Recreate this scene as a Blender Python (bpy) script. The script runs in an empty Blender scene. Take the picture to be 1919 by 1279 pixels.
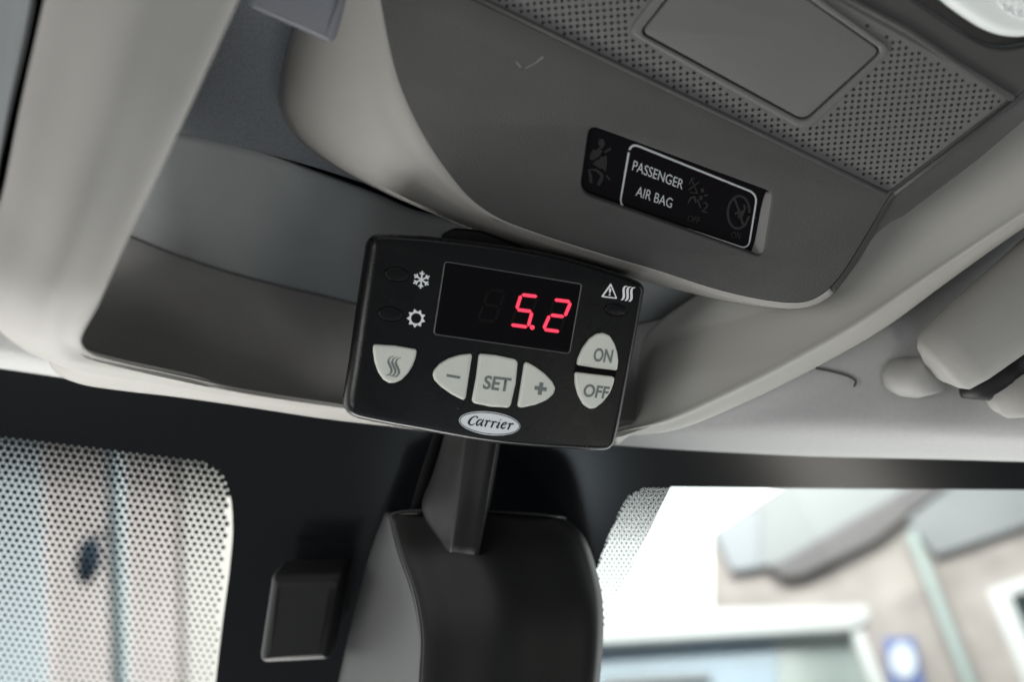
import bpy, bmesh, math, random
from mathutils import Vector, Matrix

random.seed(7)
scene = bpy.context.scene
COL = scene.collection

# ------------------------------------------------------------------ camera
W, H, FPX = 1919.0, 1279.0, 1900.0
CX, CY = W / 2, H / 2
PITCH, ROLL = math.radians(52), math.radians(3)
C = Vector((0.0, 0.0, 1.75))                       # eye height above the street
FW = Vector((0, math.cos(PITCH), math.sin(PITCH)))
U0 = Vector((0, -math.sin(PITCH), math.cos(PITCH)))
X0 = Vector((1, 0, 0))
RT = X0 * math.cos(ROLL) + U0 * math.sin(ROLL)
UP = U0 * math.cos(ROLL) - X0 * math.sin(ROLL)
cam_d = bpy.data.cameras.new("camera")
cam = bpy.data.objects.new("camera", cam_d)
COL.objects.link(cam)
M = Matrix((RT, UP, -FW)).transposed().to_4x4()
M.translation = C
cam.matrix_world = M
cam_d.sensor_width = 36.0
cam_d.lens = FPX / W * 36.0
cam_d.clip_start = 0.01
cam_d.clip_end = 200
cam_d.dof.use_dof = True
cam_d.dof.focus_distance = 0.364
cam_d.dof.aperture_fstop = 5.6
cam_d.dof.aperture_blades = 7
scene.camera = cam

# ------------------------------------------------------------------ light
world = bpy.data.worlds.new("World")
scene.world = world
world.use_nodes = True
bg = world.node_tree.nodes["Background"]
bg.inputs[0].default_value = (0.93, 0.97, 1.0, 1)
bg.inputs[1].default_value = 0.17


def area(name, loc, target, sx, sy, power, color=(1, 1, 1)):
    d = bpy.data.lights.new(name, 'AREA')
    d.shape = 'RECTANGLE'
    d.size, d.size_y = sx, sy
    d.energy = power
    d.color = color
    o = bpy.data.objects.new(name, d)
    COL.objects.link(o)
    o.location = C + Vector(loc)
    o.rotation_euler = (Vector(target) - Vector(loc)).to_track_quat('-Z', 'Y').to_euler()
    return o


area("daylight_from_driver_door_window", (-0.80, 0.35, 0.10), (0, 0.25, 0.30), 0.50, 0.40, 1.5, (1.0, 0.98, 0.94))
area("daylight_from_upper_windscreen", (-0.22, 0.78, 0.04), (0.03, 0.22, 0.31), 0.50, 0.20, 4.2, (1.0, 0.985, 0.95))
area("daylight_from_mid_windscreen", (-0.30, 0.80, -0.05), (0, 0.25, 0.30), 0.60, 0.20, 0.6, (1.0, 0.985, 0.96))
area("daylight_from_lower_windscreen", (-0.55, 1.15, -0.35), (0, 0.25, 0.30), 1.0, 0.50, 4.0, (1.0, 0.985, 0.96))
area("daylight_from_passenger_windscreen", (0.15, 0.62, 0.15), (0, 0.25, 0.30), 0.40, 0.15, 0.3, (0.97, 0.98, 1.0))
area("daylight_from_passenger_door_window", (1.0, -0.10, 0.18), (0, 0.25, 0.30), 0.75, 0.40, 2.0, (0.93, 0.97, 1.0))
area("added_rear_fill", (-0.20, -1.0, 0.30), (-0.20, 0, 0.30), 1.0, 0.30, 1.8, (0.96, 0.98, 1.0))  # added fill from behind, brightens the buttons and skims the underside
area("added_bevel_highlight", (-0.62, -0.25, -0.40), (0, 0.23, 0.28), 0.30, 0.40, 2.8, (1.0, 0.99, 0.97))  # added lamp, aimed to draw a highlight along the controller's left edge
area("added_warm_frit_sheen", (0.48, 0.16, -0.60), (0.30, 0.25, 0.30), 0.38, 0.12, 0.9, (1.0, 0.96, 0.88))  # added lamp, mirrored in the frit as a warm sheen
area("added_blue_frit_sheen", (0.03, 0.18, -0.65), (0.03, 0.25, 0.30), 0.24, 0.12, 0.38, (0.80, 0.93, 1.0))  # added for a bluish frit sheen and the controller's bottom edge line
area("daylight_over_the_street", (0.5, 2.0, 7.0), (0.5, 6.0, 5.5), 5.0, 4.0, 620, (1.0, 0.99, 0.97))

scene.view_settings.view_transform = 'Standard'
scene.view_settings.look = 'None'
scene.view_settings.exposure = -0.04
scene.view_settings.gamma = 1.0
scene.view_settings.use_curve_mapping = False
scene.render.engine = 'CYCLES'
scene.cycles.use_denoising = True
scene.cycles.max_bounces = 8
scene.cycles.transparent_max_bounces = 16
scene.cycles.caustics_reflective = False
scene.cycles.caustics_refractive = False
scene.cycles.sample_clamp_indirect = 4.0


# ------------------------------------------------------------------ geometry helpers
def ray(px, py):
    return FW + RT * ((px - CX) / FPX) + UP * ((CY - py) / FPX)


def P(px, py, z):
    return C + ray(px, py) * z


def zh(px, py, h):                                 # depth at which a ray reaches height h above the eye
    return h / ray(px, py).z


def PH(px, py, h):
    return P(px, py, zh(px, py, h))


class Plane:
    """A real plane in the cab; traces outlines onto itself in metres."""
    def __init__(s, p0, p1, p2):
        s.o = Vector(p0)
        n = (Vector(p1) - s.o).cross(Vector(p2) - s.o).normalized()
        if n.dot(C - s.o) < 0:
            n = -n
        s.n = n
        s.u = (Vector(p1) - s.o).normalized()
        s.v = n.cross(s.u)
        s.m = Matrix((s.u, s.v, s.n)).transposed().to_4x4()
        s.m.translation = s.o

    def uv(s, px, py):
        d = ray(px, py)
        t = (s.o - C).dot(s.n) / d.dot(s.n)
        q = C + d * t - s.o
        return (q.dot(s.u), q.dot(s.v))

    def loop(s, pts):
        return [s.uv(*p) for p in pts]

    def depth(s, px, py):
        d = ray(px, py)
        return (s.o - C).dot(s.n) / d.dot(s.n)


def spline(pts, n=6, closed=False):
    """Centripetal Catmull-Rom through points of any dimension (no overshoot at uneven spacing)."""
    pts = [tuple(float(x) for x in p) for p in pts]
    k = len(pts)
    w = (1.0, 1.0, 2500.0, 1.0, 2500.0)
    if pts and len(pts[0]) == 5:
        w = (1.0, 1.0, 1.0, 1.0, 2500.0)

    def gap(p, q):
        return max(sum(((x - y) * c) ** 2 for x, y, c in zip(p, q, w)) ** 0.25, 1e-6)
    out = []
    rng = k if closed else k - 1
    for i in range(rng):
        if closed:
            a, b, c, d = pts[i - 1], pts[i], pts[(i + 1) % k], pts[(i + 2) % k]
        else:
            b, c = pts[i], pts[i + 1]
            a = pts[i - 1] if i > 0 else tuple(2 * x - y for x, y in zip(b, c))
            d = pts[i + 2] if i + 2 < k else tuple(2 * y - x for x, y in zip(b, c))
        t1 = gap(a, b); t2 = t1 + gap(b, c); t3 = t2 + gap(c, d)
        for j in range(n):
            t = t1 + (t2 - t1) * j / n
            r = []
            for pa, pb, pc, pd in zip(a, b, c, d):
                A1 = pa * (t1 - t) / t1 + pb * t / t1
                A2 = pb * (t2 - t) / (t2 - t1) + pc * (t - t1) / (t2 - t1)
                A3 = pc * (t3 - t) / (t3 - t2) + pd * (t - t2) / (t3 - t2)
                B1 = A1 * (t2 - t) / t2 + A2 * t / t2
                B2 = A2 * (t3 - t) / (t3 - t1) + A3 * (t - t1) / (t3 - t1)
                r.append(B1 * (t2 - t) / (t2 - t1) + B2 * (t - t1) / (t2 - t1))
            out.append(tuple(r))
    if not closed:
        out.append(pts[-1])
    return out


def rounded(pts, r, n=5):
    """Polygon with rounded corners; r one radius or one per corner."""
    k = len(pts)
    rs = r if isinstance(r, (list, tuple)) else [r] * k
    out = []
    for i in range(k):
        a, b, c = Vector(pts[i - 1]), Vector(pts[i]), Vector(pts[(i + 1) % k])
        d1, d2 = (a - b), (c - b)
        q = min(rs[i], d1.length * 0.49, d2.length * 0.49)
        if q <= 0:
            out.append(tuple(b))
            continue
        p1, p2 = b + d1.normalized() * q, b + d2.normalized() * q
        for j in range(n + 1):
            t = j / n
            out.append(tuple(p1 * (1 - t) ** 2 + b * 2 * t * (1 - t) + p2 * t * t))
    return out


def ellipse(cx, cy, a, b, rot=0, n=40):
    c, s = math.cos(rot), math.sin(rot)
    return [(cx + a * math.cos(t) * c - b * math.sin(t) * s, cy + a * math.cos(t) * s + b * math.sin(t) * c)
            for t in [2 * math.pi * i / n for i in range(n)]]


def new_obj(name, mesh, mat=None, parent=None, matrix=None):
    o = bpy.data.objects.new(name, mesh)
    COL.objects.link(o)
    if matrix is not None:
        o.matrix_world = matrix
    if mat is not None and mesh is not None:
        mesh.materials.clear()
        mesh.materials.append(mat)
    if parent is not None:
        adopt(o, parent)
    return o


WM = {}


def adopt(o, parent):
    mw = o.matrix_world.copy() if o.name not in WM else WM[o.name]
    o.parent = parent
    o.matrix_parent_inverse = Matrix.Identity(4)
    o.matrix_basis = WM[parent.name].inverted() @ mw if parent.name in WM else parent.matrix_world.inverted() @ mw
    WM[o.name] = mw


def remember(o, mw):
    WM[o.name] = mw.copy()


def thing(name, label, cat, loc, group=None):
    o = bpy.data.objects.new(name, None)
    COL.objects.link(o)
    o.location = loc
    o.empty_display_size = 0.01
    remember(o, Matrix.Translation(loc))
    tag(o, label, cat, group)
    return o


def tag(o, label=None, cat=None, group=None, kind=None):
    if label: o["label"] = label
    if cat: o["category"] = cat
    if group: o["group"] = group
    if kind: o["kind"] = kind
    return o


def link(name, mesh, mat, parent, mw):
    o = bpy.data.objects.new(name, mesh)
    COL.objects.link(o)
    mesh.materials.clear()
    mesh.materials.append(mat)
    remember(o, mw)
    if parent is None:
        o.matrix_world = mw
    else:
        o.parent = parent
        o.matrix_basis = WM[parent.name].inverted() @ mw
    return o


def finish(mesh, flat_caps=True, angle=50):
    for p in mesh.polygons:
        p.use_smooth = not (flat_caps and abs(p.normal.z) > 0.999)
    mesh.set_sharp_from_angle(angle=math.radians(angle))


def fill_mesh(name, loops, thick, bevel=0.0, res=3, zfront=0.0):
    """Filled outline(s), holes allowed, front face at local z = zfront."""
    cu = bpy.data.curves.new(name, 'CURVE')
    cu.dimensions = '2D'
    cu.fill_mode = 'BOTH'
    cu.extrude = max(thick / 2 - bevel, 0)
    cu.bevel_depth = bevel
    cu.bevel_resolution = res
    cu.offset = -bevel
    for lp in loops:
        sp = cu.splines.new('POLY')
        sp.points.add(len(lp) - 1)
        for q, (x, y) in zip(sp.points, lp):
            q.co = (x, y, 0, 1)
        sp.use_cyclic_u = True
    ob = bpy.data.objects.new(name, cu)
    COL.objects.link(ob)
    dg = bpy.context.evaluated_depsgraph_get()
    dg.update()
    me = bpy.data.meshes.new_from_object(ob.evaluated_get(dg))
    bpy.data.objects.remove(ob)
    bpy.data.curves.remove(cu)
    bm = bmesh.new()
    bm.from_mesh(me)
    bmesh.ops.remove_doubles(bm, verts=bm.verts, dist=1e-7)
    bmesh.ops.translate(bm, verts=bm.verts, vec=(0, 0, zfront - thick / 2))
    bmesh.ops.recalc_face_normals(bm, faces=bm.faces)
    bm.to_mesh(me)
    bm.free()
    me.name = name
    finish(me)
    return me


def plate(name, plane, loops_px, thick, bevel, mat, parent, zfront=0.0, res=3):
    me = fill_mesh(name, [plane.loop(l) for l in loops_px], thick, bevel, res, zfront)
    return link(name, me, mat, parent, plane.m)


def ribbons(name, plane, strokes, mat, parent, z=0.00012, dz=0.000012, thick=0.00008):
    """Printed marks: each stroke a thin raised strip. stroke = (points px, width px or list of widths)."""
    bm = bmesh.new()
    for k, (pts, w) in enumerate(strokes):
        n = len(pts)
        ws = w if isinstance(w, (list, tuple)) else [w] * n
        ring = []
        for i in range(n):
            a = Vector(pts[max(i - 1, 0)]); b = Vector(pts[min(i + 1, n - 1)])
            t = (b - a).normalized()
            nn = Vector((-t.y, t.x)) * ws[i] / 2
            ring.append((Vector(pts[i]) + nn, Vector(pts[i]) - nn))
        zz = z + dz * k
        top = [[bm.verts.new((*plane.uv(*q), zz)) for q in pr] for pr in ring]
        bot = [[bm.verts.new((*plane.uv(*q), zz - thick)) for q in pr] for pr in ring]
        for i in range(n - 1):
            bm.faces.new((top[i][0], top[i + 1][0], top[i + 1][1], top[i][1]))
            bm.faces.new((top[i][0], bot[i][0], bot[i + 1][0], top[i + 1][0]))
            bm.faces.new((top[i][1], top[i + 1][1], bot[i + 1][1], bot[i][1]))
    bmesh.ops.recalc_face_normals(bm, faces=bm.faces)
    me = bpy.data.meshes.new(name)
    bm.to_mesh(me)
    bm.free()
    return link(name, me, mat, parent, plane.m)


def text_mesh(name, body, bold=0.0):
    cu = bpy.data.curves.new(name, 'FONT')
    cu.body = body
    cu.size = 1.0
    cu.offset = bold
    cu.resolution_u = 6
    ob = bpy.data.objects.new(name, cu)
    COL.objects.link(ob)
    dg = bpy.context.evaluated_depsgraph_get()
    dg.update()
    me = bpy.data.meshes.new_from_object(ob.evaluated_get(dg))
    bpy.data.objects.remove(ob)
    bpy.data.curves.remove(cu)
    return me


def lettering(name, body, plane, quad, mat, parent, z=0.00012, bold=0.0):
    """Text laid on a plane, its box mapped to the four traced corners TL TR BR BL."""
    me = text_mesh(name, body, bold)
    xs = [v.co.x for v in me.vertices]; ys = [v.co.y for v in me.vertices]
    x0, x1, y0, y1 = min(xs), max(xs), min(ys), max(ys)
    tl, tr, br, bl = [Vector(plane.uv(*q)) for q in quad]
    for v in me.vertices:
        s, t = (v.co.x - x0) / (x1 - x0), (v.co.y - y0) / (y1 - y0)
        q = (bl * (1 - s) + br * s) * (1 - t) + (tl * (1 - s) + tr * s) * t
        v.co = (q.x, q.y, z)
    return link(name, me, mat, parent, plane.m)


def patch(name, rows, mat, parent, nu=6, nv=5, thick=0.002, lift=None):
    """Smooth moulded skin through rows of (px, py, depth), given thickness away from the cabin."""
    rr = [spline(r, nu) for r in rows]
    cols = list(zip(*rr))
    cols = [spline(c, nv) for c in cols]
    nr, nc = len(cols[0]), len(cols)
    verts = [P(*cols[c][r]) for r in range(nr) for c in range(nc)]
    faces = [(r * nc + c, r * nc + c + 1, (r + 1) * nc + c + 1, (r + 1) * nc + c) for r in range(nr - 1) for c in range(nc - 1)]
    return skin(name, verts, faces, mat, parent, thick)


def skin(name, verts, faces, mat, parent, thick=0.002):
    org = WM[parent.name].translation if parent is not None else verts[len(verts) // 2]
    org = Vector(org)
    bm = bmesh.new()
    bv = [bm.verts.new(Vector(v) - org) for v in verts]
    for f in faces:
        try:
            bm.faces.new([bv[i] for i in f])
        except ValueError:
            pass
    bmesh.ops.remove_doubles(bm, verts=bm.verts, dist=1e-6)
    bmesh.ops.recalc_face_normals(bm, faces=bm.faces)
    tot = sum(f.normal.dot((C - org) - f.calc_center_median()) * f.calc_area() for f in bm.faces)
    if tot < 0:
        bmesh.ops.reverse_faces(bm, faces=bm.faces)
    me = bpy.data.meshes.new(name)
    bm.to_mesh(me)
    bm.free()
    for p in me.polygons:
        p.use_smooth = True
    o = link(name, me, mat, parent, Matrix.Translation(org))
    if thick:
        s = o.modifiers.new("thickness", 'SOLIDIFY')
        s.thickness = thick
        s.offset = -1
    return o


def tube(name, pts, rad, mat, parent, seg=10, caps=True):
    """Tube through world points."""
    n = len(pts)
    rs = rad if isinstance(rad, (list, tuple)) else [rad] * n
    org = Vector(WM[parent.name].translation) if parent is not None else Vector(pts[0])
    bm = bmesh.new()
    rings = []
    ref = None
    for i in range(n):
        t = (Vector(pts[min(i + 1, n - 1)]) - Vector(pts[max(i - 1, 0)])).normalized()
        if ref is None:
            ref = t.orthogonal().normalized()
        ref = (ref - t * ref.dot(t)).normalized()
        b = t.cross(ref)
        rings.append([bm.verts.new(Vector(pts[i]) - org + (ref * math.cos(a) + b * math.sin(a)) * rs[i])
                      for a in [2 * math.pi * k / seg for k in range(seg)]])
    for i in range(n - 1):
        for k in range(seg):
            bm.faces.new((rings[i][k], rings[i][(k + 1) % seg], rings[i + 1][(k + 1) % seg], rings[i + 1][k]))
    if caps:
        bm.faces.new(rings[0][::-1])
        bm.faces.new(rings[-1])
    bmesh.ops.recalc_face_normals(bm, faces=bm.faces)
    me = bpy.data.meshes.new(name)
    bm.to_mesh(me)
    bm.free()
    for p in me.polygons:
        p.use_smooth = True
    return link(name, me, mat, parent, Matrix.Translation(org))


# ------------------------------------------------------------------ materials
def mat(name, col, rough=0.5, spec=0.5, bump=0.0, scale=2500.0, var=0.0, vscale=60.0, metallic=0.0, coat=0.0, emit=None, estr=0.0, bdist=0.0002, detail=2.0):
    m = bpy.data.materials.new(name)
    m.use_nodes = True
    nt = m.node_tree
    b = nt.nodes["Principled BSDF"]
    b.inputs["Base Color"].default_value = (*col, 1)
    b.inputs["Roughness"].default_value = rough
    b.inputs["Specular IOR Level"].default_value = spec
    b.inputs["Metallic"].default_value = metallic
    b.inputs["Coat Weight"].default_value = coat
    tc = nt.nodes.new("ShaderNodeTexCoord")
    if bump > 0:
        nz = nt.nodes.new("ShaderNodeTexNoise")
        nz.inputs["Scale"].default_value = scale
        nz.inputs["Detail"].default_value = detail
        nt.links.new(tc.outputs["Object"], nz.inputs["Vector"])
        bp = nt.nodes.new("ShaderNodeBump")
        bp.inputs["Strength"].default_value = bump
        bp.inputs["Distance"].default_value = bdist
        nt.links.new(nz.outputs["Fac"], bp.inputs["Height"])
        nt.links.new(bp.outputs["Normal"], b.inputs["Normal"])
    if var > 0:
        nv = nt.nodes.new("ShaderNodeTexNoise")
        nv.inputs["Scale"].default_value = vscale
        nv.inputs["Detail"].default_value = 4
        nt.links.new(tc.outputs["Object"], nv.inputs["Vector"])
        rp = nt.nodes.new("ShaderNodeMapRange")
        rp.inputs[1].default_value, rp.inputs[2].default_value = 0.3, 0.7
        rp.inputs[3].default_value, rp.inputs[4].default_value = 1 - var, 1 + var
        nt.links.new(nv.outputs["Fac"], rp.inputs[0])
        mx = nt.nodes.new("ShaderNodeMix")
        mx.data_type = 'RGBA'
        mx.blend_type = 'MULTIPLY'
        mx.inputs["Factor"].default_value = 1
        mx.inputs["A"].default_value = (*col, 1)
        nt.links.new(rp.outputs[0], mx.inputs["B"])
        nt.links.new(mx.outputs["Result"], b.inputs["Base Color"])
        rr = nt.nodes.new("ShaderNodeMapRange")
        rr.inputs[3].default_value, rr.inputs[4].default_value = rough - 0.06, rough + 0.06
        nt.links.new(nv.outputs["Fac"], rr.inputs[0])
        nt.links.new(rr.outputs[0], b.inputs["Roughness"])
    if emit:
        b.inputs["Emission Color"].default_value = (*emit, 1)
        b.inputs["Emission Strength"].default_value = estr
    return m


def glass_mat(name, tint=(1, 1, 1), gloss=0.06, rough=0.02):
    m = bpy.data.materials.new(name)
    m.use_nodes = True
    nt = m.node_tree
    nt.nodes.clear()
    out = nt.nodes.new("ShaderNodeOutputMaterial")
    tr = nt.nodes.new("ShaderNodeBsdfTransparent")
    tr.inputs[0].default_value = (*tint, 1)
    gl = nt.nodes.new("ShaderNodeBsdfGlossy")
    gl.inputs["Roughness"].default_value = rough
    mx = nt.nodes.new("ShaderNodeMixShader")
    mx.inputs[0].default_value = gloss
    nt.links.new(tr.outputs[0], mx.inputs[1])
    nt.links.new(gl.outputs[0], mx.inputs[2])
    nt.links.new(mx.outputs[0], out.inputs[0])
    return m


BEIGE = mat("warm_grey_plastic", (0.365, 0.355, 0.334), 0.6, 0.3, 0.6, 1300, 0.045, 35)
CONSOLE_SHADED = mat("console_shaded_grain_plastic", (0.0515, 0.051, 0.050), 0.55, 0.35, 0.9, 1500, 0.08, 60)  # shell plastic darkened to carry the shade on underside and end wall
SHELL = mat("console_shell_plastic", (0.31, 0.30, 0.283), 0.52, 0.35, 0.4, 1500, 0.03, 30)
GRILLE = mat("grille_plastic", (0.12, 0.119, 0.118), 0.5, 0.35, 0.4, 1500, 0.03, 40)
GREY = mat("recess_grey_plastic", (0.44, 0.455, 0.463), 0.7, 0.2, 0.5, 1500, 0.05, 40)
FELT = mat("headliner_felt", (0.27, 0.285, 0.31), 0.95, 0.1, 0.9, 1500, 0.10, 900, bdist=0.0005, detail=4)
WEAVE = mat("headliner_weave", (0.49, 0.49, 0.485), 0.9, 0.1, 0.5, 1500, 0.03, 500, bdist=0.0002, detail=3)
BLACKP = mat("black_satin_plastic", (0.003, 0.0033, 0.004), 0.28, 0.36, 0.2, 4200, 0.05, 120)
BLACKM = mat("black_matt_plastic", (0.008, 0.008, 0.0085), 0.5, 0.3, 0.3, 2500)
DARKGAP = mat("shadow_gap_black", (0.006, 0.006, 0.007), 0.9, 0.1)
DISPLAY = mat("display_black_gloss", (0.003, 0.002, 0.003), 0.12, 0.22)
BUTTON = mat("pale_grey_button", (0.70, 0.72, 0.655), 0.5, 0.4, 0.15, 3500, 0.03, 200)
PRINTG = mat("grey_button_print", (0.19, 0.21, 0.21), 0.6, 0.2)
PRINTW = mat("white_print", (0.88, 0.90, 0.92), 0.6, 0.2)
PRINTD = mat("dim_print", (0.013, 0.0135, 0.014), 0.6, 0.2)
PRINTL = mat("light_grey_print", (0.42, 0.44, 0.45), 0.6, 0.2)
BADGE = mat("white_badge", (0.86, 0.90, 0.93), 0.4, 0.4)
INK = mat("black_ink", (0.012, 0.018, 0.022), 0.5, 0.3)
LED = mat("red_led_segment", (0.1, 0.0, 0.01), 0.4, 0.3, emit=(1.0, 0.055, 0.11), estr=1.4)
LEDG = mat("red_led_bleed", (0.02, 0.0, 0.0), 0.4, 0.3, emit=(1.0, 0.01, 0.04), estr=0.10)
LENS = mat("white_lamp_plastic", (0.66, 0.69, 0.68), 0.35, 0.5)
CRYSTAL = mat("clear_lamp_lens", (0.72, 0.75, 0.74), 0.12, 0.8, 1.0, 700, 0.25, 600, bdist=0.002)
FRIT = mat("black_ceramic_frit", (0.005, 0.006, 0.0075), 0.18, 0.45)
SCUFF = mat("pale_scuff", (0.24, 0.24, 0.24), 0.8, 0.1)
GLASS = glass_mat("windscreen_glass", (0.93, 0.97, 0.96), 0.004)

# ------------------------------------------------------------------ sky and street outside
def emission(name, col, s):
    m = bpy.data.materials.new(name)
    m.use_nodes = True
    nt = m.node_tree
    nt.nodes.clear()
    o = nt.nodes.new("ShaderNodeOutputMaterial")
    e = nt.nodes.new("ShaderNodeEmission")
    e.inputs[0].default_value = (*col, 1)
    e.inputs[1].default_value = s
    nt.links.new(e.outputs[0], o.inputs[0])
    return m


SKYM = emission("overcast_sky", (1.0, 0.99, 0.985), 2.8)
bm = bmesh.new()
bmesh.ops.create_icosphere(bm, subdivisions=5, radius=60)
for f in [f for f in bm.faces if f.calc_center_median().y < 2 or f.calc_center_median().z < -4]:
    bm.faces.remove(f)
me = bpy.data.meshes.new("sky")
bm.to_mesh(me); bm.free()
for p in me.polygons: p.use_smooth = True
tag(link("sky", me, SKYM, None, Matrix.Translation(C)), "blank white overcast sky above the houses outside", "sky", kind="structure")

BRICKL = mat("pale_pink_render", (0.82, 0.72, 0.71), 0.9, 0.1, 0.3, 6, 0.07, 1.2)
BRICKR = mat("beige_brick", (0.43, 0.38, 0.36), 0.9, 0.1, 0.3, 20, 0.22, 2.5)
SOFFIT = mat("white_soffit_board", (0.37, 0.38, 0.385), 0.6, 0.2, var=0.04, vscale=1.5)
GABLE = mat("bluish_fascia", (0.40, 0.41, 0.44), 0.6, 0.2)
EAVES_SHADOW = mat("mauve_eaves_shadow", (0.19, 0.175, 0.18), 0.7, 0.2)  # shadow below the soffit, built as a mauve strip
ROOFG = mat("grey_roof", (0.32, 0.325, 0.335), 0.8, 0.2, var=0.12, vscale=1.2)
PIPE = mat("pale_green_pipe", (0.40, 0.46, 0.445), 0.5, 0.3)
WHITEF = mat("white_painted_frame", (0.82, 0.82, 0.81), 0.5, 0.3)
PANEB = mat("blue_reflecting_pane", (0.20, 0.29, 0.38), 0.12, 0.6, var=0.25, vscale=1.4)
PANEG = mat("grey_green_pane", (0.36, 0.40, 0.385), 0.15, 0.5, var=0.15, vscale=1.4)
PANED = mat("dark_pane", (0.05, 0.065, 0.07), 0.15, 0.5)
SIGNB = mat("blue_sign", (0.13, 0.18, 0.42), 0.5, 0.3)
SIGNW = mat("white_sign_mark", (0.72, 0.76, 0.82), 0.5, 0.3)
POST = mat("pale_blue_post", (0.76, 0.84, 0.88), 0.5, 0.3)
LAMPH = mat("blue_grey_lantern", (0.10, 0.14, 0.20), 0.5, 0.3)


def vplane(px, py, z, yaw):
    """Upright wall plane through a traced point, its normal turned by yaw from the street."""
    o = P(px, py, z)
    n = Vector((math.sin(yaw), -math.cos(yaw), 0))
    u = Vector((math.cos(yaw), math.sin(yaw), 0))
    return Plane(o, o + u, o + Vector((0, 0, 1)))


RH = vplane(1500, 1100, 7.0, math.radians(-14))
house = thing("brick_house", "beige brick house with white soffit seen through the right of the windscreen", "house", P(1600, 1400, 7.0))
plate("wall", RH, [[(1334, 1000), (1480, 900), (1700, 840), (2250, 780), (2250, 1500), (1334, 1500)]], 0.3, 0, BRICKR, house)
sof = plate("soffit", RH, [[(1424, 960), (1500, 905), (1530, 870), (1760, 850), (1716, 922), (1527, 1030), (1463, 1067), (1424, 1075)]], 0.05, 0.01, SOFFIT, house, 0.07)
plate("fascia_board", RH, [[(1339, 1007), (1424, 963), (1424, 1076), (1373, 1084)]], 0.05, 0.01, GABLE, house, 0.08)
plate("eaves_shadow_band", RH, [[(1438, 1075), (1463, 1069), (1716, 922), (1830, 880), (1640, 1028), (1505, 1094), (1470, 1098)]], 0.06, 0.01, EAVES_SHADOW, house, 0.09)
plate("side_roof", RH, [[(1733, 918), (1800, 840), (2250, 780), (2250, 890), (1919, 996), (1753, 1052), (1700, 985)]], 0.05, 0.01, ROOFG, house, 0.06)
tube("drainpipe", [P(1708, 1000, RH.depth(1708, 1000) - 0.1), P(1817, 1279, RH.depth(1817, 1279) - 0.1), P(1880, 1440, RH.depth(1880, 1440) - 0.1)], 0.038, PIPE, house)
w2 = plate("window", RH, [[(1850, 1117), (1919, 1092), (2030, 1050), (2120, 1290), (1945, 1350)],
                          [(1893, 1128), (1925, 1118), (2010, 1088), (2070, 1265), (1965, 1300)]], 0.08, 0.01, WHITEF, house, 0.06)
plate("pane", RH, [[(1885, 1120), (1925, 1108), (2018, 1078), (2080, 1275), (1960, 1310)]], 0.02, 0, PANED, w2, 0.02)
sg = plate("wall_sign", RH, [rounded([(1655, 1206), (1714, 1206), (1742, 1345), (1675, 1350)], 4)], 0.03, 0.004, SIGNB, None, 0.06)
tag(sg, "small blue sign with pale oval on the brick house wall", "sign")
plate("sign_mark", RH, [ellipse(1692, 1252, 24, 34, -0.2)], 0.01, 0, SIGNW, sg, 0.072)

BW = vplane(1350, 1220, 6.0, math.radians(0))
bay = thing("bay_window", "white framed bay window with blue glazing at the bottom of the windscreen view", "window", P(1350, 1420, 6.0))
plate("frame_head", BW, [[(1000, 1232), (1000, 1184), (1330, 1161), (1614, 1154), (1621, 1162), (1620, 1182), (1592, 1198)]], 0.15, 0.01, WHITEF, bay, 0.10)
plate("frame_jamb", BW, [[(1589, 1196), (1606, 1186), (1700, 1420), (1676, 1420)]], 0.12, 0.01, WHITEF, bay, 0.08)
plate("pane", BW, [[(1000, 1230), (1456, 1204), (1462, 1460), (1000, 1460)]], 0.03, 0, PANEB, bay, 0.0)
plate("pane", BW, [[(1459, 1204), (1592, 1196), (1690, 1460), (1465, 1460)]], 0.03, 0, PANEG, bay, 0.0)
plate("sill_bar", BW, [[(1130, 1276), (1330, 1266), (1332, 1280), (1130, 1292)]], 0.05, 0.005, SOFFIT, bay, 0.03)

LH = vplane(200, 1100, 9.0, math.radians(10))
lh = thing("pink_house", "pale pink rendered house behind the dotted glass on the left", "house", P(200, 1500, 9.0))
plate("wall", LH, [[(-500, 650), (900, 650), (900, 1700), (-500, 1700)]], 0.3, 0, BRICKL, lh)
plate("corner_board", LH, [[(330, 640), (560, 640), (560, 1700), (360, 1700)]], 0.1, 0.01, mat("cream_render", (0.86, 0.80, 0.76), 0.9, 0.1), lh, 0.12)
plate("blue_panel", LH, [[(-480, 660), (70, 660), (105, 1690), (-480, 1690)]], 0.1, 0.01, mat("pale_blue_render", (0.80, 0.85, 0.90), 0.9, 0.1), lh, 0.06)
post = thing("street_lamp", "pale blue lamp post with dark lantern behind the dotted glass", "street lamp", P(235, 1500, 6.0))
tube("post", [P(212, 700, 6.0), P(218, 1000, 6.0), P(226, 1279, 6.0), P(235, 1500, 6.0)], 0.052, POST, post)
tube("arm", [P(214, 1010, 6.0), P(190, 1000, 6.0), P(168, 1010, 6.0)], 0.012, LAMPH, post)
tube("lantern", [P(172, 1008, 6.0), P(170, 1020, 6.0), P(166, 1055, 6.0), P(160, 1085, 6.0), P(158, 1098, 6.0)], [0.02, 0.06, 0.075, 0.05, 0.01], LAMPH, post, 12)

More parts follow.
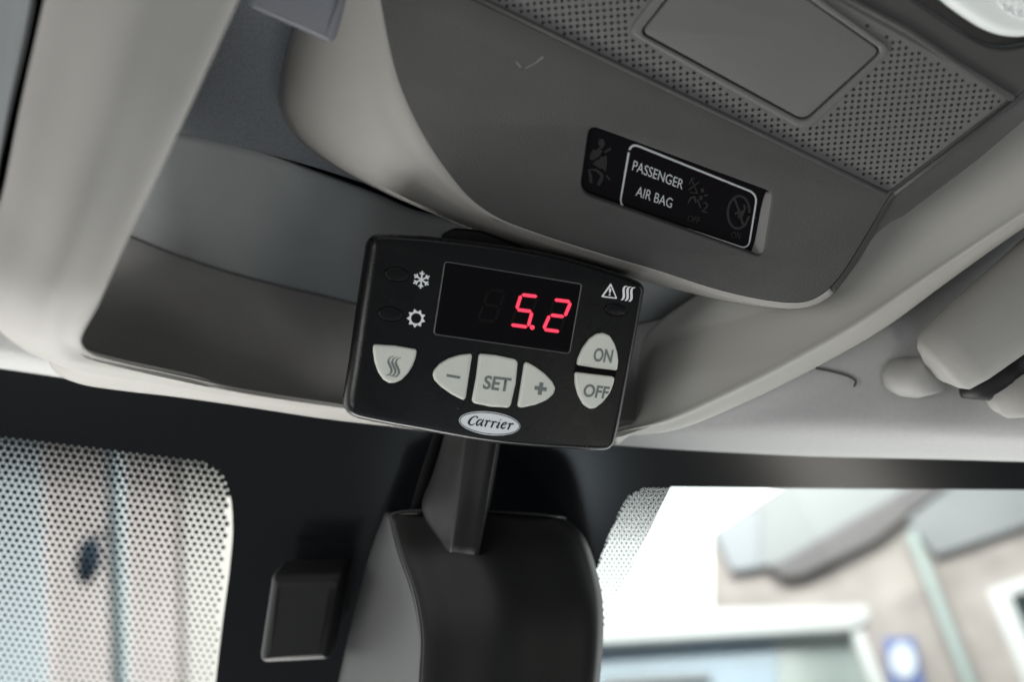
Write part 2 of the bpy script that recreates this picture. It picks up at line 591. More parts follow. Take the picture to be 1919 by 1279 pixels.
# ------------------------------------------------------------------ windscreen
WS = Plane(P(960, 700, 0.462), P(1960, 700, 0.462), P(960, 1279, 0.490))
ws = thing("windscreen", "windscreen glass with black printed border and dotted sun band", "windscreen", P(960, 1450, 0.50))
plate("glass_pane", WS, [[(-500, 560), (2450, 600), (2450, 1700), (-500, 1700)]], 0.005, 0, GLASS, ws, -0.0006)
edgeL = spline([(-470, 768), (-200, 797), (0, 819), (200, 842), (370, 862)], 5) + spline([(370, 862), (410, 882), (430, 925), (436, 985), (431, 1060), (418, 1160), (403, 1290), (365, 1688)], 5)[1:]
holeL = edgeL + [(-470, 1688)]
holeR = spline([(1204, 917), (1180, 930), (1158, 968), (1130, 1035), (1105, 1120), (1085, 1240), (1060, 1688)], 5)[::-1] + [(1258, 914), (1600, 917), (2420, 922), (2420, 1688)]
frit = plate("frit_border", WS, [[(-490, 570), (2440, 610), (2440, 1695), (-490, 1695)], holeL, holeR], 0.0004, 0, FRIT, ws, 0.0)


def frit_dots(name, inside, radius, x0, y0, nx, ny, pitch=14.0, rowp=11.6, rot=math.radians(7.0), skew=0.5, clip=None):
    """Printed dots of one hexagonal lattice: each a disc, clipped to its own cell where the discs would meet."""
    verts, faces = [], []
    o = Vector(WS.uv(x0, y0))
    rx, ry = pitch * math.cos(rot), pitch * math.sin(rot)
    qx, qy = -rowp * math.sin(rot) * skew, rowp * (math.cos(rot) if skew == 1 else 1)
    ex = Vector(WS.uv(x0 + rx, y0 + ry)) - o
    ey = Vector(WS.uv(x0 + qx, y0 + qy)) - o
    for j in range(ny):
        for i in range(nx):
            px = x0 + rx * (i + 0.5 * (j % 2)) + qx * j
            py = y0 + ry * (i + 0.5 * (j % 2)) + qy * j
            if not inside(px, py):
                continue
            r, q_ = radius(px, py)
            c = o + ex * (i + 0.5 * (j % 2)) + ey * j
            b = len(verts)
            pts = []
            if q_ is None:
                pts = [(r * math.cos(2 * math.pi * k / 20), r * math.sin(2 * math.pi * k / 20)) for k in range(20)]
            else:                                   # six sided cell with a round bite at each corner
                R6 = 0.5 / math.cos(math.pi / 6)
                for k in range(6):
                    a0 = math.pi / 6 + k * math.pi / 3
                    vx, vy = R6 * math.cos(a0), R6 * math.sin(a0)
                    for m in range(6):
                        aa = a0 + math.pi + math.radians(60 - 24 * m)
                        pts.append((vx + q_ * math.cos(aa), vy + q_ * math.sin(aa)))
            n = len(pts)
            for qx_, qy_ in pts:
                q = c + ex * qx_ + ey * (qy_ / 0.866)
                if clip:
                    dd = (q - clip[0]).dot(clip[1])
                    if dd > 0:
                        q = q - clip[1] * dd
                verts.append((q.x, q.y, -0.00005))
            faces.append(tuple(range(b, b + n)))
    me = bpy.data.meshes.new(name)
    me.from_pydata(verts, [], faces)
    o = link(name, me, FRIT, ws, WS.m)
    o["kind"] = "stuff"
    return o


def ycurve(px):
    return 819 + (px) * 0.116


def in_left(px, py):
    return px > -440 and py > ycurve(px) - 14 and py < 1330 and px < 446


QT_ = [(-60, .02), (-6, .05), (8, .12), (30, .165), (60, .205), (100, .268)]
RT_ = [(100, .385), (150, .365), (210, .335), (270, .305), (360, .265), (480, .215), (900, .2)]


def table(tb, d):
    for (d0, r0), (d1, r1) in zip(tb, tb[1:]):
        if d <= d1:
            return r0 + (r1 - r0) * (d - d0) / (d1 - d0)
    return tb[-1][1]


def rad_left(px, py):
    d = py - ycurve(px)
    if d < 100:
        return None, max(table(QT_, d) + random.uniform(-.008, .008), .02)
    x = min(max(px / 420.0, 0), 1)
    return max(table(RT_, d) - 0.06 * x * min((d - 100) / 120, 1) + random.uniform(-.006, .006), 0.12), None


frit_dots("frit_dots", in_left, rad_left, -430, 752, 70, 56)


def in_right(px, py):
    return 905 < py < 1290 and px > 1060 and (px - 1263) < -(py - 912) * 0.477


def rad_right(px, py):
    d = py - 905
    if d < 110:
        return None, 0.085 + 0.125 * d / 110
    return 0.43 - 0.10 * (d - 110) / 200, None


ca_ = Vector(WS.uv(1258, 913)); cb_ = Vector(WS.uv(1130, 1181))
cn_ = Vector(((cb_ - ca_).y, -(cb_ - ca_).x)).normalized()
if (Vector(WS.uv(1400, 1100)) - ca_).dot(cn_) < 0:
    cn_ = -cn_
frit_dots("frit_dots", in_right, rad_right, 1050, 898, 32, 56, 9.0, 7.6, math.radians(0.5), 0.5, (ca_, cn_))

# ------------------------------------------------------------------ headliner edge along the windscreen top
hl_top = [(-200, 545, .425), (0, 598, .425), (188, 672, .424), (375, 712, .423), (563, 742, .420), (700, 762, .414), (900, 784, .408), (1100, 798, .402), (1265, 790, .399), (1391, 737, .398), (1520, 676, .399), (1650, 602, .402), (1780, 512, .408), (1919, 412, .412), (2080, 310, .412)]
hl_mid = [(-200, 600, .427), (0, 640, .427), (188, 690, .426), (375, 726, .425), (563, 753, .423), (700, 772, .416), (900, 794, .410), (1100, 807, .404), (1265, 803, .402), (1391, 775, .402), (1520, 752, .404), (1650, 725, .406), (1780, 690, .409), (1919, 650, .410), (2080, 600, .410)]
hl_ban = [(-200, 630, .429), (0, 660, .429), (188, 701, .428), (375, 733, .427), (563, 759, .425), (700, 778, .419), (900, 800, .414), (1100, 812, .408), (1265, 813, .406), (1391, 804, .406), (1520, 800, .407), (1650, 803, .408), (1780, 808, .409), (1919, 814, .410), (2080, 820, .410)]
hl_b2 = [(-200, 652, .436), (0, 680, .436), (188, 712, .435), (375, 742, .434), (563, 767, .432), (700, 787, .428), (900, 809, .424), (1100, 823, .420), (1265, 829, .419), (1391, 829, .419), (1520, 829, .420), (1650, 833, .420), (1780, 836, .421), (1919, 841, .422), (2080, 846, .422)]
hl_bot = [(-200, 664, .450), (0, 691, .450), (188, 719, .449), (375, 749, .449), (563, 774, .448), (700, 795, .446), (900, 819, .444), (1100, 831, .442), (1265, 843, .442), (1391, 850, .442), (1520, 856, .442), (1650, 859, .442), (1780, 862, .442), (1919, 866, .442), (2080, 869, .442)]
for r_ in (hl_top, hl_mid, hl_ban, hl_b2, hl_bot):
    (xa, ya, za), (xb, yb, zb_) = r_[-2], r_[-1]
    k_ = 500 / (xb - xa)
    r_.append((xb + 500, yb + (yb - ya) * k_ * (0.6 if r_ is not hl_top else 0.8), zb_))
    (xa, ya, za), (xb, yb, zb_) = r_[1], r_[0]
    r_.insert(0, (xb - 350, yb + (yb - ya) * 350 / (xa - xb), zb_))
hl_end = [(x, y - 14, z + .010) for x, y, z in hl_bot]
hl = patch("headliner_edge", [hl_top, hl_mid, hl_ban, hl_b2, hl_bot, hl_end], WEAVE, None, 5, 5, 0.003)
tag(hl, "pale woven headliner edge running along the top of the windscreen", "headliner", kind="structure")
cover = thing("trim_cover", "small rounded trim cover line pressed into the header by the sun visor", "trim cover", P(1500, 770, .40))
cv = Plane(P(1391, 760, .4015), P(1600, 735, .4035), P(1500, 700, .4005))
ribbons("groove", cv, [(spline([(1527, 689), (1560, 696), (1592, 706), (1602, 714), (1598, 725)], 5), [5.0] * 19 + [3.5, 2.0])], mat("groove_dark_grey", (0.10, 0.10, 0.10), 0.8, 0.1), cover, 0.0010)

# ------------------------------------------------------------------ overhead shelf: liner, rim and right moulding
shelf = thing("overhead_shelf", "pale moulded overhead shelf rim round a dark open recess", "shelf", P(420, 700, .40))
HC = 0.345
L2 = [(60, 190), (300, 244), (470, 281), (590, 325), (705, 368), (780, 400), (900, 422), (1100, 470), (1320, 520), (1440, 540)]
CR = [(40, 370), (200, 420), (330, 472), (450, 511), (600, 548), (690, 569), (850, 600), (1050, 612), (1215, 598), (1330, 560)]
BT = [(100, 630), (190, 682), (300, 716), (450, 750), (620, 778), (700, 788), (850, 803), (1050, 812), (1190, 806), (1235, 785)]
zb = [.385, .390, .394, .400, .403, .405, .403, .402, .402, .402]


def mixrow(a, b, t):
    return [tuple(x * (1 - t) + y * t for x, y in zip(p, q)) for p, q in zip(a, b)]


rowA = [(x, y, zh(x, y, HC)) for x, y in L2]
rowC = [(x, y, zh(x, y, HC)) for x, y in CR]
rowD = [(x, y, z) for (x, y), z in zip(BT, zb)]
rows = [rowA, mixrow(rowA, rowC, .35), mixrow(rowA, rowC, .72), mixrow(rowA, rowC, .90),
        [(x, y + 4, z + .001) for x, y, z in rowC], mixrow(rowC, rowD, .16), mixrow(rowC, rowD, .5), rowD]
rows = [[(x, y, zh(x, y, HC)) if i < 4 else (x, y, z) for x, y, z in r] for i, r in enumerate(rows)]
patch("recess_ceiling", rows[:5], GREY, shelf, 5, 5, 0.002)
patch("recess_wall", [[(x, y + .6, z + .0004) for x, y, z in rows[4]]] + rows[5:], mat("recess_wall_shaded_plastic", (0.32, 0.313, 0.302), 0.75, 0.15, 0.5, 1500, 0.05, 40), shelf, 5, 5, 0.002)  # wall colour made darker and browner to hold the recess shade
L1 = [(60, 186), (300, 240), (470, 279), (590, 312), (705, 350), (790, 382), (900, 408)]
LT = [(230, -120), (400, -120), (520, -120), (620, -120), (700, -120), (760, -120), (850, -120)]
f1 = [(x, y, zh(x, y, HC - .0015)) for x, y in L1]
f2 = [(x, y, zh(x, y, HC - .0015)) for x, y in LT]
patch("felt_panel", [f2, mixrow(f2, f1, .5), f1, [(x, y + 1, z + .004) for x, y, z in f1]], FELT, shelf, 5, 5, 0.001)
g1 = [(x, y - 16, zh(x, y - 16, HC + .008)) for x, y in L1]
g2 = [(x, y + 30, zh(x, y + 30, HC + .008)) for x, y in L1]
patch("gap_backing", [g1, g2], DARKGAP, shelf, 3, 2, 0.001)

# near rim: bar on the left, lip along the bottom
O_ = [(104, -90, .250), (84, 0, .250), (38, 206, .255), (2, 380, .262), (-40, 520, .270), (-12, 605, .285), (45, 655, .300), (94, 678, .315), (150, 697, .330), (263, 716, .352), (450, 746, .378), (638, 774, .396), (900, 806, .398), (1160, 822, .396)]
K_ = [(275, -80, .236), (255, 0, .237), (188, 225, .243), (113, 470, .253), (84, 570, .262), (84, 632, .276), (108, 664, .292), (140, 680, .308), (185, 688, .324), (290, 706, .346), (450, 737, .373), (638, 766, .391), (900, 799, .394), (1160, 815, .393)]
I_ = [(482, -80, .246), (447, 0, .247), (338, 240, .252), (225, 480, .262), (186, 568, .269), (153, 632, .280), (157, 650, .294), (177, 664, .310), (220, 676, .326), (330, 702, .348), (450, 727, .374), (638, 757, .391), (900, 790, .394), (1160, 808, .393)]
I2 = [(470, -80, .29), (430, 0, .29), (310, 230, .30), (200, 465, .31), (165, 560, .33), (130, 640, .33), (145, 668, .335), (170, 685, .345), (220, 700, .36), (330, 722, .375), (450, 745, .395), (638, 775, .405), (900, 800, .405), (1160, 818, .402)]
I3 = [(440, -80, .36), (390, 0, .36), (270, 220, .37), (160, 450, .38), (130, 555, .39), (95, 650, .39), (110, 690, .39), (150, 710, .395), (220, 722, .40), (330, 735, .405), (450, 752, .408), (638, 780, .41), (900, 806, .41), (1160, 822, .41)]
O2 = []
for i, (x, y, z) in enumerate(O_):
    t = min(max((i - 3) / 3, 0), 1)
    O2.append((x - 6 + 10 * t, y + 8 - 16 * t, z + .03))


def towards(a, b, t):
    return mixrow(a, b, t)


rim_rows = [O2, [(x, y, z + .004) for x, y, z in O_], O_, towards(O_, K_, .45), towards(O_, K_, .85), towards(K_, I_, .15), towards(K_, I_, .55),
            towards(K_, I_, .93), [(x, y, z + .0035) for x, y, z in I_], I2, I3]
patch("near_rim", rim_rows, BEIGE, shelf, 5, 3, 0.002)

E_ = [(1150, 830, .404), (1196, 784, .399), (1217, 673, .404), (1243, 630, .404), (1337, 560, .399), (1480, 480, .392), (1640, 400, .382), (1780, 300, .370), (1990, 140, .352)]
E2 = [(x - 22, y - 14, z + .020) for x, y, z in E_]
C1 = [(1150, 812, .392), (1172, 807, .391), (1249, 788, .388), (1356, 741, .385), (1484, 677, .381), (1612, 605, .375), (1740, 519, .367), (1919, 400, .354), (2080, 292, .343)]
S_ = [(1150, 822, .399), (1180, 818, .399), (1268, 806, .397), (1378, 763, .395), (1508, 700, .391), (1653, 618, .384), (1770, 533, .375), (1900, 440, .364), (2080, 322, .352)]
S2 = [(x - 6, y - 8, z + .035) for x, y, z in S_]
def further(r_, n=420):
    (xa, ya, za), (xb, yb, zb_) = r_[-2], r_[-1]
    k_ = n / (xb - xa)
    return r_ + [(xb + n, yb + (yb - ya) * k_, zb_ + (zb_ - za) * k_)]


E_, C1, S_ = further(E_), further(C1), further(S_)
E2 = [(x - 22, y - 14, z + .020) for x, y, z in E_]
S2 = [(x - 6, y - 8, z + .035) for x, y, z in S_]
mo_rows = [E2, [(x - 3, y - 2, z + .004) for x, y, z in E_], [(x, y, z) for x, y, z in towards(E_, C1, .06)], [(x, y, z - .002) for x, y, z in towards(E_, C1, .5)], towards(E_, C1, .92), C1, towards(C1, S_, .25), towards(C1, S_, .9), [(x, y, z + .003) for x, y, z in S_], S2]
patch("side_moulding", mo_rows, mat("side_moulding_plastic", (0.43, 0.42, 0.39), 0.55, 0.35, 0.25, 2200, 0.03, 25), shelf, 6, 4, 0.002)

patch("gap_shade_strip", [[(60, -90, .276), (46, 0, .276), (8, 190, .280), (-30, 372, .285)], [(112, -90, .272), (96, 0, .272), (50, 206, .276), (12, 380, .281)]], DARKGAP, shelf, 4, 2, 0.001)  # black strip standing in for the shade inside the pillar gap
pil = patch("pillar_trim", [[(-260, -90, .262), (-260, 200, .268), (-260, 420, .275), (-260, 600, .28)], [(20, -90, .262), (10, 100, .266), (-40, 300, .272), (-80, 600, .28)],
                            [(78, -90, .262), (60, 0, .263), (22, 190, .268), (-14, 372, .275)], [(76, -90, .274), (58, 0, .274), (18, 190, .279), (-18, 372, .285)]],
            mat("pillar_grey_plastic", (0.30, 0.315, 0.32), 0.6, 0.3, 0.3, 2200), None, 5, 5, 0.002)
tag(pil, "grey pillar trim beyond a dark gap at the far left edge", "trim")

roof_mesh = bpy.data.meshes.new("roof_panel")
rv = [(-1.0, -0.6, .40), (1.0, -0.6, .40), (1.0, 0.20, .40), (-1.0, 0.20, .40)]
rv2 = [P(-900, 640, .47), P(2800, 640, .47)]
vv = [C + Vector(v) for v in rv] + rv2
roof_mesh.from_pydata([v - C for v in vv], [], [(0, 1, 2, 3), (3, 2, 5, 4)])
ro = link("roof_panel", roof_mesh, FELT, None, Matrix.Translation(C))
tag(ro, "grey roof lining above the console", "roof", kind="structure")
m_ = ro.modifiers.new("thickness", 'SOLIDIFY'); m_.thickness = 0.01; m_.offset = 0

# ------------------------------------------------------------------ overhead console pod
HP = 0.300
con = thing("overhead_console", "grey overhead console pod with speaker grille and airbag display", "console", PH(1300, 250, HP + .05))
o0 = PH(1260, 350, HP)
UP_ = Plane(o0, o0 + Vector((1, 0, 0)), o0 + Vector((0, 1, 0)))
pairs = [((690, -90), (545, -70), .340), ((700, -60), (552, -30), .340), ((712, 0), (556, 30), .340), ((725, 70), (538, 90), .341), ((745, 150), (523, 160), .342), ((772, 215), (526, 205), .342),
         ((805, 275), (547, 247), .342), ((845, 332), (592, 290), .341), ((880, 372), (650, 326), .340), ((930, 407), (730, 366), .338), ((1006, 437), (830, 408), .334), ((1060, 455), (900, 436), .331), ((1098, 467), (983, 466), .328),
         ((1160, 486), (1075, 492), .324), ((1236, 508), (1201, 526), .320), ((1300, 529), (1290, 549), .318), ((1356, 546), (1365, 566), .316), ((1430, 562), (1440, 578), .315), ((1484, 568), (1490, 580), .314),
         ((1520, 563), (1528, 573), .314), ((1555, 541), (1562, 551), .314), ((1580, 512), (1587, 519), .314), ((1602, 478), (1612, 486), .313), ((1625, 440), (1636, 446), .312), ((1650, 398), (1664, 420), .312), ((1671, 365), (1696, 402), .312),
         ((1700, 342), (1725, 380), .312), ((1750, 303), (1772, 345), .312), ((1820, 248), (1838, 294), .312), ((1919, 172), (1930, 216), .312), ((2010, 102), (2020, 146), .312), ((2300, -120), (2310, -76), .312)]
seq = spline([(*a, *b, h) for a, b, h in pairs], 5)


def ramp(s):
    """Height profile across the pod wall: rolls off the flat underside, then climbs."""
    r = 0.16
    if s < r:
        return s * s / (2 * r)
    v = s - r / 2
    return 0.40 * v + 0.60 * r / 2 + 1.3 * (1 - math.sqrt(max(1 - ((s - r) / (1 - r)) ** 2, 0)))


GMAX = ramp(1.0)
ns = 22
verts, faces = [], []
for k in range(ns + 2):
    for (ax, ay, bx, by, hb) in seq:
        if k == 0:
            s = -0.04
            verts.append(PH(ax + (ax - bx) * 0.02, ay + (ay - by) * 0.02, HP + 0.0003))
            continue
        s = ((k - 1) / ns) ** 1.4
        h = HP + (hb - HP) * ramp(s) / GMAX
        verts.append(PH(ax + (bx - ax) * s, ay + (by - ay) * s, h))
nc = len(seq)
cut = 20 * 5
for nm, i0, i1, m_ in (("side_wall", 0, cut, SHELL), ("end_wall", cut, nc - 1, CONSOLE_SHADED)):
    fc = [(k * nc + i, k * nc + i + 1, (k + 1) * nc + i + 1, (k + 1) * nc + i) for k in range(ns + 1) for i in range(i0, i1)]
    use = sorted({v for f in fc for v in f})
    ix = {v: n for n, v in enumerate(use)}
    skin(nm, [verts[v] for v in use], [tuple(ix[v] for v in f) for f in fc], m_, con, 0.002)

A_line = [(a[0], a[1]) for a in seq]
G = [(860, -14), (1664, 359), (1671, 357), (1888, 190), (1890, 182), (1540, -12), (1440, -66), (800, -66), (800, -42)]
AB = rounded([(1104, 234), (1449, 361), (1430, 484), (1086, 362)], [20, 17, 19, 24], 7)
LR = spline([(1650, -60), (1709, 0), (1755, 32), (1805, 65), (1843, 86), (1880, 94), (1925, 88), (1990, 60)], 5)
under = plate("underside", UP_, [A_line + [(2300, -140), (690, -140)], G, AB, LR + [(1990, -80), (1640, -80)]], 0.0030, 0.0006, CONSOLE_SHADED, con, 0.0)

# perforated speaker grille
def inside_poly(p, poly):
    x, y = p
    c = False
    for i in range(len(poly)):
        x1, y1 = poly[i - 1]; x2, y2 = poly[i]
        if (y1 > y) != (y2 > y) and x < (x2 - x1) * (y - y1) / (y2 - y1) + x1:
            c = not c
    return c


def dist_poly(p, poly):
    best = 1e9
    p = Vector(p)
    for i in range(len(poly)):
        a, b = Vector(poly[i - 1]), Vector(poly[i])
        d = b - a
        t = max(0, min(1, (p - a).dot(d) / max(d.length_squared, 1e-12)))
        best = min(best, (p - a - d * t).length)
    return best


BPin = rounded([(1262, -20), (1198, 62), (1508, 230), (1655, 95), (1490, -20)], [10, 16, 20, 16, 10], 6)
BPout = rounded([(1246, -34), (1176, 60), (1511, 247), (1674, 92), (1496, -34)], [10, 22, 26, 22, 10], 6)
Guv = UP_.loop(G)
Buv = UP_.loop(BPout)
grille_loops = [Guv, Buv]
p0 = Vector(UP_.uv(1690, 250)); e1 = Vector(UP_.uv(1702.4, 249.0)) - p0
pit = e1.length
e1.normalize(); e2 = Vector((-e1.y, e1.x))
big = UP_.loop([(860, -30), (1664, 359), (1888, 190), (1540, -30)])
for i in range(-110, 60):
    for j in range(-70, 70):
        q = p0 + e1 * (pit * i) + e2 * (pit * j * 0.985)
        if not inside_poly(q, big):
            continue
        if dist_poly(q, Guv) < pit * 0.62 or inside_poly(q, Buv) or dist_poly(q, Buv) < pit * 0.45:
            continue
        r = pit * 0.27
        grille_loops.append([(q.x + r * math.cos(a), q.y + r * math.sin(a)) for a in [k * math.pi / 4 + .39 for k in range(8)]])
from mathutils.geometry import delaunay_2d_cdt
gv, ge, owner = [], [], []
for li, lp in enumerate(grille_loops):
    b0 = len(gv)
    for k, (x, y) in enumerate(lp):
        gv.append(Vector((x, y)))
        ge.append((b0 + k, b0 + (k + 1) % len(lp)))
        owner.append(li)
ov, oe, of, o_v, o_e, o_f = delaunay_2d_cdt(gv, ge, [], 0, 1e-9)
own = [owner[src[0]] if src else -1 for src in o_v]
zt_, zb_ = -0.0007, -0.0023
gverts = [(v.x, v.y, zt_) for v in ov] + [(v.x, v.y, zb_) for v in ov]
nv_ = len(ov)
gfaces = []
for f in of:
    c = sum((ov[i] for i in f), Vector((0, 0))) / 3
    if len({own[i] for i in f}) == 1 and own[f[0]] > 1:
        continue
    if not inside_poly(c, Guv) or inside_poly(c, Buv):
        continue
    gfaces.append(tuple(f))
cnt = {}
for f in gfaces:
    for a, b in ((f[0], f[1]), (f[1], f[2]), (f[2], f[0])):
        cnt[(min(a, b), max(a, b))] = cnt.get((min(a, b), max(a, b)), 0) + 1
gfaces += [(a, b, b + nv_, a + nv_) for (a, b), k in cnt.items() if k == 1]
gm = bpy.data.meshes.new("speaker_grille")
gm.from_pydata(gverts, [], gfaces)
gm.validate()
grille = link("speaker_grille", gm, GRILLE, con, UP_.m)
plate("grille_backing", UP_, [[(830, -100), (830, 0), (1664, 385), (1910, 190), (1600, -40), (1540, -100)]], 0.002, 0, DARKGAP, grille, -0.009)
bpf = plate("cover_frame", UP_, [BPout, BPin], 0.0024, 0.0007, GRILLE, grille, 0.0002)
BPp = rounded([(1266, -18), (1203, 60), (1507, 226), (1650, 95), (1490, -18)], [10, 15, 19, 15, 10], 6)
plate("cover_panel", UP_, [BPp], 0.0022, 0.0004, GRILLE, grille, -0.0002, 2)
plate("panel_gap", UP_, [BPout], 0.0006, 0, DARKGAP, grille, -0.0022)


def bead(pts, h, r, m, parent, name="bead"):
    tube(name, [PH(x, y, h) for x, y in pts], r, m, parent, 8)


bead([(850, -26), (1100, 94), (1400, 237), (1660, 363)], HP - .0001, .0008, CONSOLE_SHADED, under)
bead([(1676, 362), (1780, 283), (1900, 188)], HP - .0001, .0008, CONSOLE_SHADED, under)
bead([(1560, -20), (1700, 55), (1800, 122), (1898, 184)], HP - .0002, .0011, CONSOLE_SHADED, under)

# airbag display window
ab = thing("airbag_display", "black passenger air bag display window set in the overhead console", "display", PH(1260, 350, HP + .004))
AW = rounded([(1108, 240), (1427, 368), (1412, 466), (1091, 358)], [18, 15, 18, 22], 7)
AWo = rounded([(1094, 222), (1450, 362), (1432, 486), (1074, 368)], 20, 5)
plate("display_glass", UP_, [AWo], 0.0015, 0, DISPLAY, ab, -0.0022)
rb = [(1462, 356), (1452, 380), (1444, 420), (1436, 462), (1428, 492)]
ri = [(1434, 360), (1427, 384), (1420, 420), (1413, 455), (1402, 484)]
rows_ = [[(x, y, zh(x, y, HP + .0004)) for x, y in rb], [(x - 6, y, zh(x - 6, y, HP + .0006)) for x, y in rb], [(x + 3, y, zh(x + 3, y, HP + .0019)) for x, y in ri], [(x, y, zh(x, y, HP + .0023)) for x, y in ri]]
patch("recess_bevel", rows_, GRILLE, ab, 4, 3, 0.0004)  # paler plastic stands for the light this bevel catches
AF = Plane(PH(1260, 350, HP + .0022), PH(1400, 350, HP + .0022), PH(1260, 250, HP + .0022))


def Z7(x, y): return (1060 + x / 4.7375, 220 + y / 4.7375)
def Z7L(pts): return [Z7(*p) for p in pts]


fr = rounded([(575, 225), (1702, 680), (1622, 1172), (478, 790)], [85, 85, 80, 80], 7)
frp = Z7L(fr); frp.append(frp[0]); frp.append(frp[1])
ribbons("frame_line", AF, [(frp, [2.5 + 1.4 * (1 - (p[1] - 270) / 200) for p in frp])], PRINTL, ab, 0.0001)
lettering("lettering", "PASSENGER", AF, Z7L([(608, 378), (1052, 555), (1034, 640), (588, 466)]), PRINTL, ab)
lettering("lettering", "AIR BAG", AF, Z7L([(640, 605), (955, 722), (938, 806), (618, 694)]), PRINTL, ab)
lettering("lettering", "OFF", AF, Z7L([(1092, 862), (1200, 888), (1180, 945), (1075, 915)]), PRINTD, ab)
lettering("lettering", "ON", AF, Z7L([(1478, 1010), (1560, 1022), (1545, 1086), (1460, 1066)]), PRINTD, ab)
lettering("lettering", "2", AF, Z7L([(1222, 745), (1272, 755), (1256, 850), (1200, 832)]), PRINTD, ab)


def Zs(x, y): return (1080 + x / 8.53, 230 + y / 8.53)


sb = [([Zs(395, 260), Zs(405, 330), Zs(400, 410)], [8, 13, 5]), ([Zs(290, 430), Zs(270, 520), Zs(235, 590)], [6, 12, 5]), ([Zs(390, 420), Zs(330, 500), Zs(250, 575)], [9, 12, 6]),
      ([Zs(450, 470), Zs(550, 410)], 4.5), ([Zs(470, 520), Zs(460, 640), Zs(455, 770)], [4, 7, 4]), ([Zs(430, 540), Zs(390, 650), Zs(400, 730)], [8, 14, 9]), ([Zs(360, 600), Zs(300, 680)], [8, 12]),
      ([Zs(200, 740), Zs(230, 860), Zs(235, 960)], [4, 6, 6]), ([Zs(220, 740), Zs(320, 750), Zs(410, 830), Zs(400, 900), Zs(345, 1000)], [3, 5, 7, 7, 7]), ([Zs(475, 830), Zs(540, 915)], 3.5)]
ribbons("seat_belt_symbol", AF, sb, PRINTD, ab, 0.0001)


def Zi(x, y): return (1270 + x / 7.994, 310 + y / 7.994)


ai = [([Zi(200, 180), Zi(245, 300), Zi(300, 425)], 2.2), ([Zi(325, 240), Zi(245, 305), Zi(165, 365)], 2.2), ([Zi(x, y) for x, y in ellipse(250, 300, 78, 115, 0.2, 24)[3:9]], 2), ([Zi(x, y) for x, y in ellipse(250, 300, 78, 115, 0.2, 24)[12:18]], 2),
      ([Zi(360, 340), Zi(380, 400)], 5.5), ([Zi(345, 450), Zi(350, 515)], [6, 5]), ([Zi(395, 450), Zi(460, 440)], 3.2), ([Zi(150, 565), Zi(200, 480), Zi(250, 470), Zi(275, 560)], [2, 5, 6, 3]), ([Zi(295, 500), Zi(345, 635)], 3.2)]
ribbons("airbag_symbol", AF, ai, PRINTD, ab, 0.0001)
ring = [Zi(x, y) for x, y in ellipse(912, 700, 160, 245, 0.08, 40)]
ring += ring[:2]
ns_ = [(ring, 4.6), ([Zi(850, 490), Zi(910, 660), Zi(980, 890)], 4.2), ([Zi(990, 585), Zi(1010, 640), Zi(960, 740), Zi(900, 760)], [4, 4, 6, 4]), ([Zi(850, 720), Zi(930, 700), Zi(1000, 690)], [4, 5, 3]), ([Zi(900, 780), Zi(970, 760)], 4)]
ribbons("no_child_seat_symbol", AF, ns_, PRINTD, ab, 0.0001)
ribbons("scuff_mark", UP_, [([(966, 114), (976, 126)], [1.2, 2.2]), ([(984, 128), (1003, 118), (1018, 106)], [1.0, 1.2, 2.4])], SCUFF, con, 0.00006, thick=0.00004)

# courtesy lamp in the console
lamp = thing("courtesy_lamp", "white courtesy lamp with clear centre at the top right of the console", "lamp", PH(1960, -20, HP + .01))
Lo = spline([(1660, -70), (1709, 0), (1755, 32), (1805, 65), (1843, 88), (1880, 96), (1925, 90), (2010, 60)], 5) + [(2010, -90), (1660, -90)]
plate("lamp_recess", UP_, [Lo], 0.002, 0, CONSOLE_SHADED, lamp, -0.0045)
Li = spline([(1700, -60), (1760, 0), (1799, 30), (1843, 57), (1880, 69), (1919, 70), (1990, 45), (2030, -20)], 6) + [(2030, -85), (1700, -85)]
plate("lamp_bezel", UP_, [Li], 0.010, 0.0045, LENS, lamp, 0.0025, 6)
plate("lamp_lens", UP_, [spline([(1840, -40), (1864, 0), (1880, 16), (1909, 29), (1950, 31), (1990, 10), (2010, -40)], 5)], 0.002, 0.0006, CRYSTAL, lamp, 0.0035)

# hinged flap hanging at the top of the shelf
ho = PH(560, 40, .285)
HPL = Plane(ho, ho + Vector((1, 0, 0)), ho + Vector((0, 1, 0.10)))
fl = plate("shelf_flap", HPL, [rounded([(452, -90), (463, 18), (624, 90), (668, -90)], [5, 9, 16, 5], 5)], 0.010, 0.0030, mat("blue_grey_plastic", (0.125, 0.132, 0.152), 0.55, 0.3, 0.25, 2500), None, 0.0, 5)
tag(fl, "blue grey plastic flap hanging at the top of the recess", "flap")

